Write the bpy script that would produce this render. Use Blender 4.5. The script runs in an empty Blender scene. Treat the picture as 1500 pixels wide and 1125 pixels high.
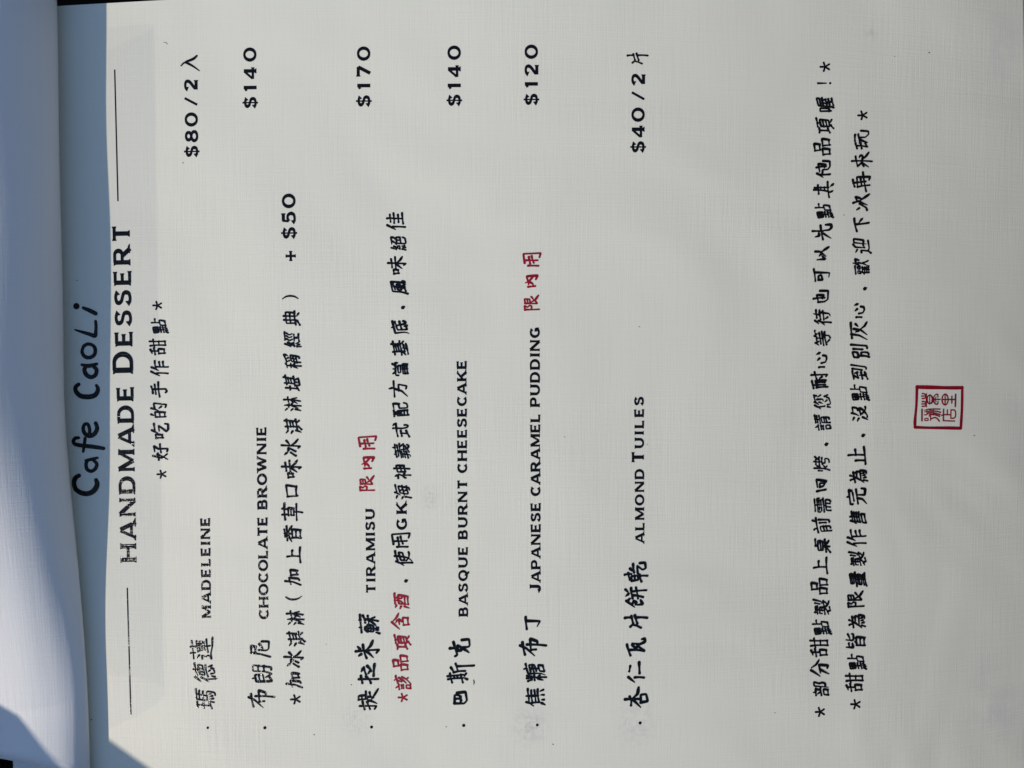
import bpy, bmesh, math, random
from mathutils import Vector, Matrix

scene = bpy.context.scene
COL = scene.collection

# ------------------------------------------------------------------ camera
CAM_H = 0.2187                      # metres above the page, a phone held over the menu
cam_data = bpy.data.cameras.new("camera")
cam_data.lens = 28.0
cam_data.sensor_width = 36.0
cam_data.clip_start = 0.005
cam_data.clip_end = 50.0
cam = bpy.data.objects.new("camera", cam_data)
COL.objects.link(cam)
TILT = math.radians(-2.0)           # a little nearer to the far long side of the page
cam.rotation_euler = (TILT, 0.0, math.radians(0.0))
cam.location = (0.0, math.tan(-TILT) * CAM_H, CAM_H)
scene.camera = cam

# ------------------------------------------------------------------ sky and sun
SUN_T = (1.40, 0.95)                # sideways travel of the light per unit of height
sun_dir = Vector((SUN_T[0], SUN_T[1], -1.0)).normalized()
elev = math.asin(-sun_dir.z)
world = bpy.data.worlds.new("World")
scene.world = world
world.use_nodes = True
wn = world.node_tree
bg = wn.nodes["Background"]
sky = wn.nodes.new("ShaderNodeTexSky")
sky.sky_type = 'NISHITA'
sky.sun_disc = False
sky.dust_density = 0.4
sky.ozone_density = 2.5
sky.sun_elevation = elev
sky.sun_rotation = math.atan2(-sun_dir.x, -sun_dir.y)
wn.links.new(sky.outputs[0], bg.inputs[0])
bg.inputs[1].default_value = 0.145
sun_data = bpy.data.lights.new("sun", 'SUN')
sun_data.energy = 3.3
sun_data.angle = math.radians(0.5)
sun_data.color = (1.0, 0.895, 0.75)
sun = bpy.data.objects.new("sun", sun_data)
sun.rotation_euler = sun_dir.to_track_quat('-Z', 'Y').to_euler()
sun.location = (-0.6, -0.6, 1.0)
COL.objects.link(sun)
vs = scene.view_settings
vs.view_transform = 'Standard'
vs.look = 'None'
vs.exposure = 0.0
vs.gamma = 1.0
vs.use_curve_mapping = False

# ------------------------------------------------------------------ materials
class Nodes:
    def __init__(self, name):
        self.m = bpy.data.materials.new(name)
        self.m.use_nodes = True
        self.t = self.m.node_tree
        self.b = self.t.nodes["Principled BSDF"]
        self.out = self.t.nodes["Material Output"]
    def n(self, kind, **kw):
        x = self.t.nodes.new(kind)
        for k, v in kw.items():
            if k.startswith('_'):
                setattr(x, k[1:], v)
            else:
                x.inputs[k.replace('_', ' ')].default_value = v
        return x
    def l(self, a, b):
        self.t.links.new(a, b)
    def math(self, op, a, b=None, clamp=False):
        x = self.t.nodes.new("ShaderNodeMath")
        x.operation = op
        x.use_clamp = clamp
        for i, v in enumerate((a, b)):
            if v is None: continue
            if hasattr(v, 'is_output'): self.l(v, x.inputs[i])
            else: x.inputs[i].default_value = v
        return x.outputs[0]

def linen_height(N):
    """Height of the woven embossing: threads across and along the sheet, uneven in thickness and strength."""
    tc = N.n("ShaderNodeTexCoord")
    def threads(sx, sy, det):
        mp = N.n("ShaderNodeMapping")
        mp.inputs['Scale'].default_value = (sx, sy, 1.0)
        N.l(tc.outputs['Object'], mp.inputs['Vector'])
        nz = N.n("ShaderNodeTexNoise", Scale=1.0, Detail=det, Roughness=0.55)
        N.l(mp.outputs[0], nz.inputs['Vector'])
        return nz.outputs['Fac']
    a = threads(2300, 75, 1.5)
    b = threads(90, 2300, 1.5)
    c = threads(700, 18, 1.0)
    d = threads(22, 700, 1.0)
    e = threads(1500, 1500, 1.0)
    s = N.math('ADD', a, N.math('MULTIPLY', b, 0.85))
    s = N.math('ADD', s, N.math('MULTIPLY', N.math('ADD', c, d), 0.5))
    s = N.math('ADD', s, N.math('MULTIPLY', e, 0.35))
    return s, tc

def paper_material(name, base, strength, translucent=0.0, stains=()):
    N = Nodes(name)
    h, tc = linen_height(N)
    bp = N.n("ShaderNodeBump", Strength=strength, Distance=0.00012)
    # the embossing is pressed deeper in some places than in others
    dp = N.n("ShaderNodeTexNoise", Scale=16.0, Detail=3.0, Roughness=0.6)
    N.l(tc.outputs['Object'], dp.inputs['Vector'])
    N.l(N.math('MULTIPLY', h, N.math('ADD', N.math('MULTIPLY', dp.outputs['Fac'], 2.0), -0.25, clamp=True)), bp.inputs['Height'])
    # slow waves of a sheet that has been handled
    wv = N.n("ShaderNodeTexNoise", Scale=13.0, Detail=2.0, Roughness=0.45, Distortion=0.6)
    N.l(tc.outputs['Object'], wv.inputs['Vector'])
    bw = N.n("ShaderNodeBump", Strength=0.5, Distance=0.0036)
    N.l(wv.outputs['Fac'], bw.inputs['Height'])
    N.l(bw.outputs[0], bp.inputs['Normal'])
    N.l(bp.outputs[0], N.b.inputs['Normal'])
    nz = N.n("ShaderNodeTexNoise", Scale=28.0, Detail=4.0, Roughness=0.6)
    N.l(tc.outputs['Object'], nz.inputs['Vector'])
    mx = N.n("ShaderNodeMix", _data_type='RGBA')
    N.l(nz.outputs['Fac'], mx.inputs['Factor'])
    mx.inputs['A'].default_value = (*[v * 0.975 for v in base], 1)
    mx.inputs['B'].default_value = (*[min(1, v * 1.025) for v in base], 1)
    colour = mx.outputs['Result']
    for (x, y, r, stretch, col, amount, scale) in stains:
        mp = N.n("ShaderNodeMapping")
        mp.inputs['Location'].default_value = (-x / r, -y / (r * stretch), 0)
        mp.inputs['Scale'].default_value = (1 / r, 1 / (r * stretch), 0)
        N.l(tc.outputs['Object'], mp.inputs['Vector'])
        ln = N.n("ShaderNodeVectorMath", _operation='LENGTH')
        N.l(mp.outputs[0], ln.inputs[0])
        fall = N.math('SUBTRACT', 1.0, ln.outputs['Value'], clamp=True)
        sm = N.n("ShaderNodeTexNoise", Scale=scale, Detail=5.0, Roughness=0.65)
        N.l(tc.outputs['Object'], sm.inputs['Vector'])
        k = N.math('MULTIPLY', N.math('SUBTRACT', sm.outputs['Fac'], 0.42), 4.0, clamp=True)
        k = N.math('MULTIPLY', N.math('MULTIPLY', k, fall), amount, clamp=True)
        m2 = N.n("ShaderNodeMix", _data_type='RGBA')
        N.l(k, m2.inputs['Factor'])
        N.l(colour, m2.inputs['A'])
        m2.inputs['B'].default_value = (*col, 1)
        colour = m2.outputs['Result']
    N.l(colour, N.b.inputs['Base Color'])
    N.b.inputs['Roughness'].default_value = 0.5
    N.b.inputs['Specular IOR Level'].default_value = 0.4
    if translucent:
        tr = N.n("ShaderNodeBsdfTranslucent")
        N.l(colour, tr.inputs['Color'])
        ms = N.n("ShaderNodeMixShader", Fac=translucent)
        N.l(N.b.outputs[0], ms.inputs[1])
        N.l(tr.outputs[0], ms.inputs[2])
        N.l(ms.outputs[0], N.out.inputs['Surface'])
    return N.m

def ink_material(name, base, rough, strength, spec=0.5, depth=0.00022):
    N = Nodes(name)
    h, tc = linen_height(N)
    bp = N.n("ShaderNodeBump", Strength=strength, Distance=depth)
    N.l(h, bp.inputs['Height'])
    N.l(bp.outputs[0], N.b.inputs['Normal'])
    N.b.inputs['Base Color'].default_value = (*base, 1)
    N.b.inputs['Roughness'].default_value = rough
    N.b.inputs['Specular IOR Level'].default_value = spec
    return N.m

def wood_material(name):
    N = Nodes(name)
    tc = N.n("ShaderNodeTexCoord")
    mp = N.n("ShaderNodeMapping")
    mp.inputs['Scale'].default_value = (40, 4, 4)
    N.l(tc.outputs['Object'], mp.inputs['Vector'])
    nz = N.n("ShaderNodeTexNoise", Scale=3.0, Detail=6.0, Roughness=0.6)
    N.l(mp.outputs[0], nz.inputs['Vector'])
    mx = N.n("ShaderNodeMix", _data_type='RGBA')
    N.l(nz.outputs['Fac'], mx.inputs['Factor'])
    mx.inputs['A'].default_value = (0.004, 0.003, 0.002, 1)
    mx.inputs['B'].default_value = (0.014, 0.008, 0.005, 1)
    N.l(mx.outputs['Result'], N.b.inputs['Base Color'])
    N.b.inputs['Roughness'].default_value = 0.8
    N.b.inputs['Specular IOR Level'].default_value = 0.08
    return N.m

# ------------------------------------------------------------------ the page surface
PAGE_L = -0.1420                     # bound edge
def page_z(x):
    """The stack of bound sheets is slightly domed and droops towards its free edge."""
    t = x + 0.02
    return -0.60 * t * t - 0.9 * t ** 3 if t > 0 else -0.30 * t * t

CAM_M = cam.rotation_euler.to_matrix()
def px(u, v, lift=0.0):
    """Where a spot of the sheet, measured on the 1500 x 1125 print, lies on the page."""
    k = 0.5 * 36.0 / 28.0 / 750.0
    d = CAM_M @ Vector(((u - 750.0) * k, (562.5 - v) * k, -1.0))
    o = cam.location
    z = 0.0
    for _ in range(8):
        t = (z - o.z) / d.z
        x, y = o.x + d.x * t, o.y + d.y * t
        z = page_z(x)
    return Vector((x, y, z + lift))

PAGE_R = px(1496.0, 0.0).x            # free edge

# ------------------------------------------------------------------ scene graph helpers
def thing(name, label, cat, loc=(0, 0, 0), group=None):
    o = bpy.data.objects.new(name, None)
    COL.objects.link(o)
    o.location = loc
    o.empty_display_size = 0.02
    o['label'] = label
    o['category'] = cat
    if group: o['group'] = group
    return o

def mesh_obj(name, verts, faces, mat, parent=None, smooth=False, label=None):
    me = bpy.data.meshes.new(name)
    me.from_pydata([tuple(v) for v in verts], [], faces)
    me.update()
    if smooth:
        for p in me.polygons: p.use_smooth = True
    me.materials.append(mat)
    o = bpy.data.objects.new(name, me)
    COL.objects.link(o)
    if parent: o.parent = parent
    if label: o['label'] = label
    return o

class Ink:
    """Collects the flat ink shapes of one written line; every vertex is laid on the page."""
    def __init__(self):
        self.v, self.f, self.k = [], [], 0
    def _add(self, pts, faces):
        lift = 0.00004 + 0.000001 * (self.k % 60)
        self.k += 1
        b = len(self.v)
        for u, v in pts: self.v.append(px(u, v, lift))
        for f in faces:
            a = [self.v[b + i] for i in f[:3]]
            n = (a[1] - a[0]).cross(a[2] - a[0])
            self.f.append(tuple(b + i for i in (f if n.z >= 0 else f[::-1])))
    def ribbon(self, P, caps=True):
        """P: (u, v, width) along the middle of a stroke."""
        Q = [P[0]]
        for p in P[1:]:
            if math.hypot(p[0] - Q[-1][0], p[1] - Q[-1][1]) > 1e-3: Q.append(p)
        P = Q
        if len(P) < 2:
            u, v, w = P[0]
            return self.disc(u, v, w / 2)
        pts, m = [], len(P)
        for i, (u, v, w) in enumerate(P):
            a = P[i - 1] if i else P[0]
            b = P[i + 1] if i < m - 1 else P[-1]
            d1 = (P[i][0] - a[0], P[i][1] - a[1]) if i else (b[0] - u, b[1] - v)
            d2 = (b[0] - u, b[1] - v) if i < m - 1 else d1
            l1, l2 = math.hypot(*d1) or 1, math.hypot(*d2) or 1
            n = (-(d1[1] / l1 + d2[1] / l2), d1[0] / l1 + d2[0] / l2)
            ln = math.hypot(*n)
            if ln < 0.4: n, ln = (-d1[1] / l1, d1[0] / l1), 1.0
            n = (n[0] / ln, n[1] / ln)
            k = min(1.5, 1.0 / max(0.5, (-d1[1] / l1) * n[0] + (d1[0] / l1) * n[1]))
            pts.append((u + n[0] * w * k / 2, v + n[1] * w * k / 2))
            pts.append((u - n[0] * w * k / 2, v - n[1] * w * k / 2))
        faces = [(2 * i, 2 * i + 1, 2 * i + 3, 2 * i + 2) for i in range(m - 1)]
        self._add(pts, faces)
        if caps:
            self.disc(*P[0][:2], P[0][2] / 2)
            self.disc(*P[-1][:2], P[-1][2] / 2)
    def disc(self, u, v, r, n=12, sx=1.0):
        self._add([(u + sx * r * math.cos(6.2832 * i / n), v + r * math.sin(6.2832 * i / n)) for i in range(n)], [tuple(range(n))])
    def poly(self, pts):
        self._add(pts, [tuple(range(len(pts)))])
    def build(self, name, mat, parent, label=None):
        return mesh_obj(name, self.v, self.f, mat, parent, label=label)

# ------------------------------------------------------------------ Latin lettering (wide capitals with tiny serifs)
# every letter: advance width, then straight / curved strokes on a 100-high body.
# 'S x y x y' vertical-ish main stroke, 'T' thin stroke, 'C cx cy rx ry a0 a1' arc, 'P ...' smooth curve through points
def arc(cx, cy, rx, ry, a0, a1, n=26):
    return [(cx + rx * math.cos(math.radians(a0 + (a1 - a0) * i / n)), cy + ry * math.sin(math.radians(a0 + (a1 - a0) * i / n))) for i in range(n + 1)]
def smooth(pts, n=7):
    out = []
    m = len(pts)
    for i in range(m - 1):
        p0, p1, p2, p3 = pts[max(0, i - 1)], pts[i], pts[i + 1], pts[min(m - 1, i + 2)]
        for k in range(n):
            t = k / n
            out.append(tuple(0.5 * (2 * p1[j] + (p2[j] - p0[j]) * t + (2 * p0[j] - 5 * p1[j] + 4 * p2[j] - p3[j]) * t * t + (3 * p1[j] - p0[j] - 3 * p2[j] + p3[j]) * t ** 3) for j in range(len(p1))))
    out.append(tuple(pts[-1]))
    return out
M_, T_ = 18.5, 13.5                 # main and thin stroke widths
def hbar(x0, x1, y, w=T_, s0=0, s1=1): return ([(x0, y), (x1, y)], w, s0, s1)
def vbar(x, y0=0, y1=100, w=M_, s0=1, s1=1): return ([(x, y0), (x, y1)], w, s0, s1)
def free(pts, w, s0=0, s1=0): return (pts, w, s0, s1)
LET = {}
t2 = T_ / 2
LET['A'] = (116, [free([(10, 0), (54, 97)], T_, 2, 0), free([(62, 97), (106, 0)], M_, 0, 2), hbar(28, 88, 28, T_, 0, 0)])
LET['B'] = (98, [vbar(14), free([(14, 100 - t2), (56, 100 - t2)] + arc(56, 73.5, 21, 20, 90, -90), T_ + 1), free([(14, 52), (60, 52)] + arc(60, 29.5, 24, 23, 90, -90) + [(14, t2)], T_ + 1)])
LET['C'] = (104, [free(arc(56, 50, 43, 42.5, 42, 318, 40), 16, 3, 3)])
LET['D'] = (112, [vbar(14), free([(14, 100 - t2), (52, 100 - t2)] + arc(52, 50, 43, 50 - t2, 90, -90, 36) + [(14, t2)], 16)])
LET['E'] = (90, [vbar(14), hbar(14, 80, 100 - t2, T_), hbar(14, 70, 51, T_), hbar(14, 83, t2, T_)])
LET['G'] = (114, [free(arc(57, 50, 44, 42.5, 42, 318, 40), 16, 3, 0), vbar(93, 8, 42, M_, 0, 0), hbar(66, 102, 41, T_, 1, 0)])
LET['H'] = (116, [vbar(16), vbar(100), hbar(16, 100, 51, T_, 0, 0)])
LET['I'] = (34, [vbar(17)])
LET['J'] = (72, [free([(52, 100), (52, 32)] + arc(31, 30, 21, 23.5, 0, -165), M_ - 1, 1, 3)])
LET['K'] = (108, [vbar(14), free([(94, 99), (22, 40)], T_, 2, 0), free([(44, 60), (98, 1)], M_, 0, 2)])
LET['L'] = (84, [vbar(14), hbar(14, 78, t2, T_)])
LET['M'] = (134, [vbar(13, 0, 100, T_ + 1), free([(16, 98), (67, 8)], M_), free([(67, 8), (118, 98)], T_), vbar(121, 0, 100, M_)])
LET['N'] = (116, [vbar(13, 0, 100, T_ + 1), free([(16, 97), (100, 4)], M_), vbar(103, 0, 100, T_ + 1)])
LET['O'] = (118, [free(arc(59, 50, 47, 42.5, 0, 360, 48), 16)])
LET['P'] = (96, [vbar(14), free([(14, 100 - t2), (58, 100 - t2)] + arc(58, 69, 25, 31 - t2, 90, -90) + [(14, 38 + t2)], T_ + 1)])
LET['Q'] = (118, [free(arc(59, 50, 47, 42.5, 0, 360, 48), 16), free(smooth([(56, 24), (72, 18), (88, -4), (104, -12)]), 13)])
LET['R'] = (106, [vbar(14), free([(14, 100 - t2), (58, 100 - t2)] + arc(58, 71, 25, 29 - t2, 90, -90) + [(14, 42 + t2)], T_ + 1), free([(54, 47), (96, 1)], M_, 0, 2)])
LET['S'] = (90, [free(smooth([(78, 78), (66, 89), (44, 93), (20, 86), (15, 72), (26, 59), (46, 53), (68, 46), (77, 32), (70, 14), (46, 7), (22, 10), (9, 25)]), 16, 3, 3)])
LET['T'] = (98, [vbar(49, 0, 95, M_, 1, 0), hbar(6, 92, 100 - t2, T_, 1, 1)])
LET['U'] = (112, [free([(15, 100), (15, 42)] + arc(56, 42, 41, 35, 180, 360) + [(97, 42), (97, 100)], 16, 1, 1)])
LET['W'] = (152, [free([(8, 100), (42, 5)], M_, 2, 0), free([(42, 5), (76, 97)], T_), free([(76, 97), (110, 5)], M_), free([(110, 5), (144, 100)], T_, 0, 2)])
LET['$'] = (88, [free(smooth([(76, 76), (64, 86), (44, 90), (22, 84), (15, 71), (26, 58), (46, 52), (66, 45), (75, 32), (68, 15), (46, 9), (24, 12), (11, 26)]), 15, 3, 3), free([(44, -10), (44, 110)], 8, 1, 1)])
LET['0'] = (108, [free(arc(54, 50, 42, 42.5, 0, 360, 44), 16)])
LET['1'] = (58, [vbar(36, 0, 100, 19, 0, 0), free([(38, 92), (10, 78)], 14)])
LET['2'] = (92, [free(smooth([(14, 72), (22, 87), (46, 93), (70, 86), (75, 68), (62, 50), (38, 32), (16, 14)]), 16, 3, 0), hbar(10, 84, 8, 16, 0, 1)])
LET['4'] = (106, [vbar(70, 0, 98, 19, 1, 0), free([(66, 94), (10, 30)], 13), hbar(8, 98, 28, 14, 0, 1)])
LET['5'] = (94, [free([(24, 98), (20, 52)], 13), hbar(22, 80, 92, 16, 0, 1), free(smooth([(20, 50), (42, 60), (66, 56), (79, 34), (68, 13), (42, 7), (22, 10), (10, 24)]), 16, 0, 3)])
LET['7'] = (92, [hbar(8, 84, 92, 16, 1, 0), free([(82, 92), (34, 0)], 18)])
LET['8'] = (94, [free(arc(47, 73, 29, 20, 0, 360, 30), 14), free(arc(47, 29, 35, 22.5, 0, 360, 32), 15)])
LET['/'] = (62, [free([(8, 2), (54, 100)], 14)])
LET['+'] = (86, [free([(43, 8), (43, 92)], 15, 1, 1), free([(1, 50), (85, 50)], 15, 1, 1)])

def latin(ink, text, u0, v0, u1, v1, cap, first=None, weight=1.0):
    """Sets text from (u0, v0) to (u1, v1) along its baseline; cap is the letter height; first enlarges the first letter."""
    L = math.hypot(u1 - u0, v1 - v0)
    a = ((u1 - u0) / L, (v1 - v0) / L)          # reading direction
    up = (a[1], -a[0])
    sizes = [(first if first and i == 0 else cap) / 100.0 for i in range(len(text))]
    nat = sum((LET[c][0] - 12) * s for c, s in zip(text, sizes))
    gap = (L - nat) / max(1, len(text) - 1)
    sq = 1.0
    if gap < 0.10 * cap:                        # too tight: narrow the letters a little
        gap = 0.10 * cap
        sq = (L - gap * (len(text) - 1)) / nat
    pos = 0.0
    for c, s in zip(text, sizes):
        def to(x, y):
            q = pos + (x - 6) * s * sq
            return (u0 + a[0] * q + up[0] * y * s, v0 + a[1] * q + up[1] * y * s)
        for pts, w, s0, s1 in LET[c][1]:
            k = weight * (1.13 if cap < 16 else 1.04)
            if len(pts) > 4:                    # bowls: heavy where they run upright, light where they lie flat
                W = []
                for i in range(len(pts)):
                    p, q = pts[max(0, i - 1)], pts[min(len(pts) - 1, i + 1)]
                    d = math.hypot(q[0] - p[0], q[1] - p[1]) or 1
                    W.append((16.5 + 9.5 * (abs(q[1] - p[1]) / d) ** 1.4) * k)
            else:
                W = [w * k * (1.40 if w > 15.4 else 1.26)] * len(pts)
            w = W[0]
            P = [to(*p) + (x * s,) for p, x in zip(pts, W)]
            ink.ribbon(P, caps=False)
            for end, kind in ((0, s0), (-1, s1)):
                if not kind: continue
                e = pts[end]
                n = pts[1 if end == 0 else -2]
                d = (e[0] - n[0], e[1] - n[1])
                l = math.hypot(*d); d = (d[0] / l, d[1] / l)
                q = (-d[1], d[0])
                if kind == 2: q, d = (1, 0), (0, 1 if d[1] > 0 else -1)
                if kind == 3: pass
                w = W[end]
                h = w * (0.72 if kind != 2 else 1.05)
                b = 4.2
                corner = [(e[0] + q[0] * h, e[1] + q[1] * h), (e[0] - q[0] * h, e[1] - q[1] * h),
                          (e[0] - q[0] * h - d[0] * b, e[1] - q[1] * h - d[1] * b), (e[0] - q[0] * w * .5 - d[0] * b * 3, e[1] - q[1] * w * .5 - d[1] * b * 3),
                          (e[0] + q[0] * w * .5 - d[0] * b * 3, e[1] + q[1] * w * .5 - d[1] * b * 3), (e[0] + q[0] * h - d[0] * b, e[1] + q[1] * h - d[1] * b)]
                ink.poly([to(*p) for p in corner])
        pos += (LET[c][0] - 12) * s * sq + gap

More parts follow.
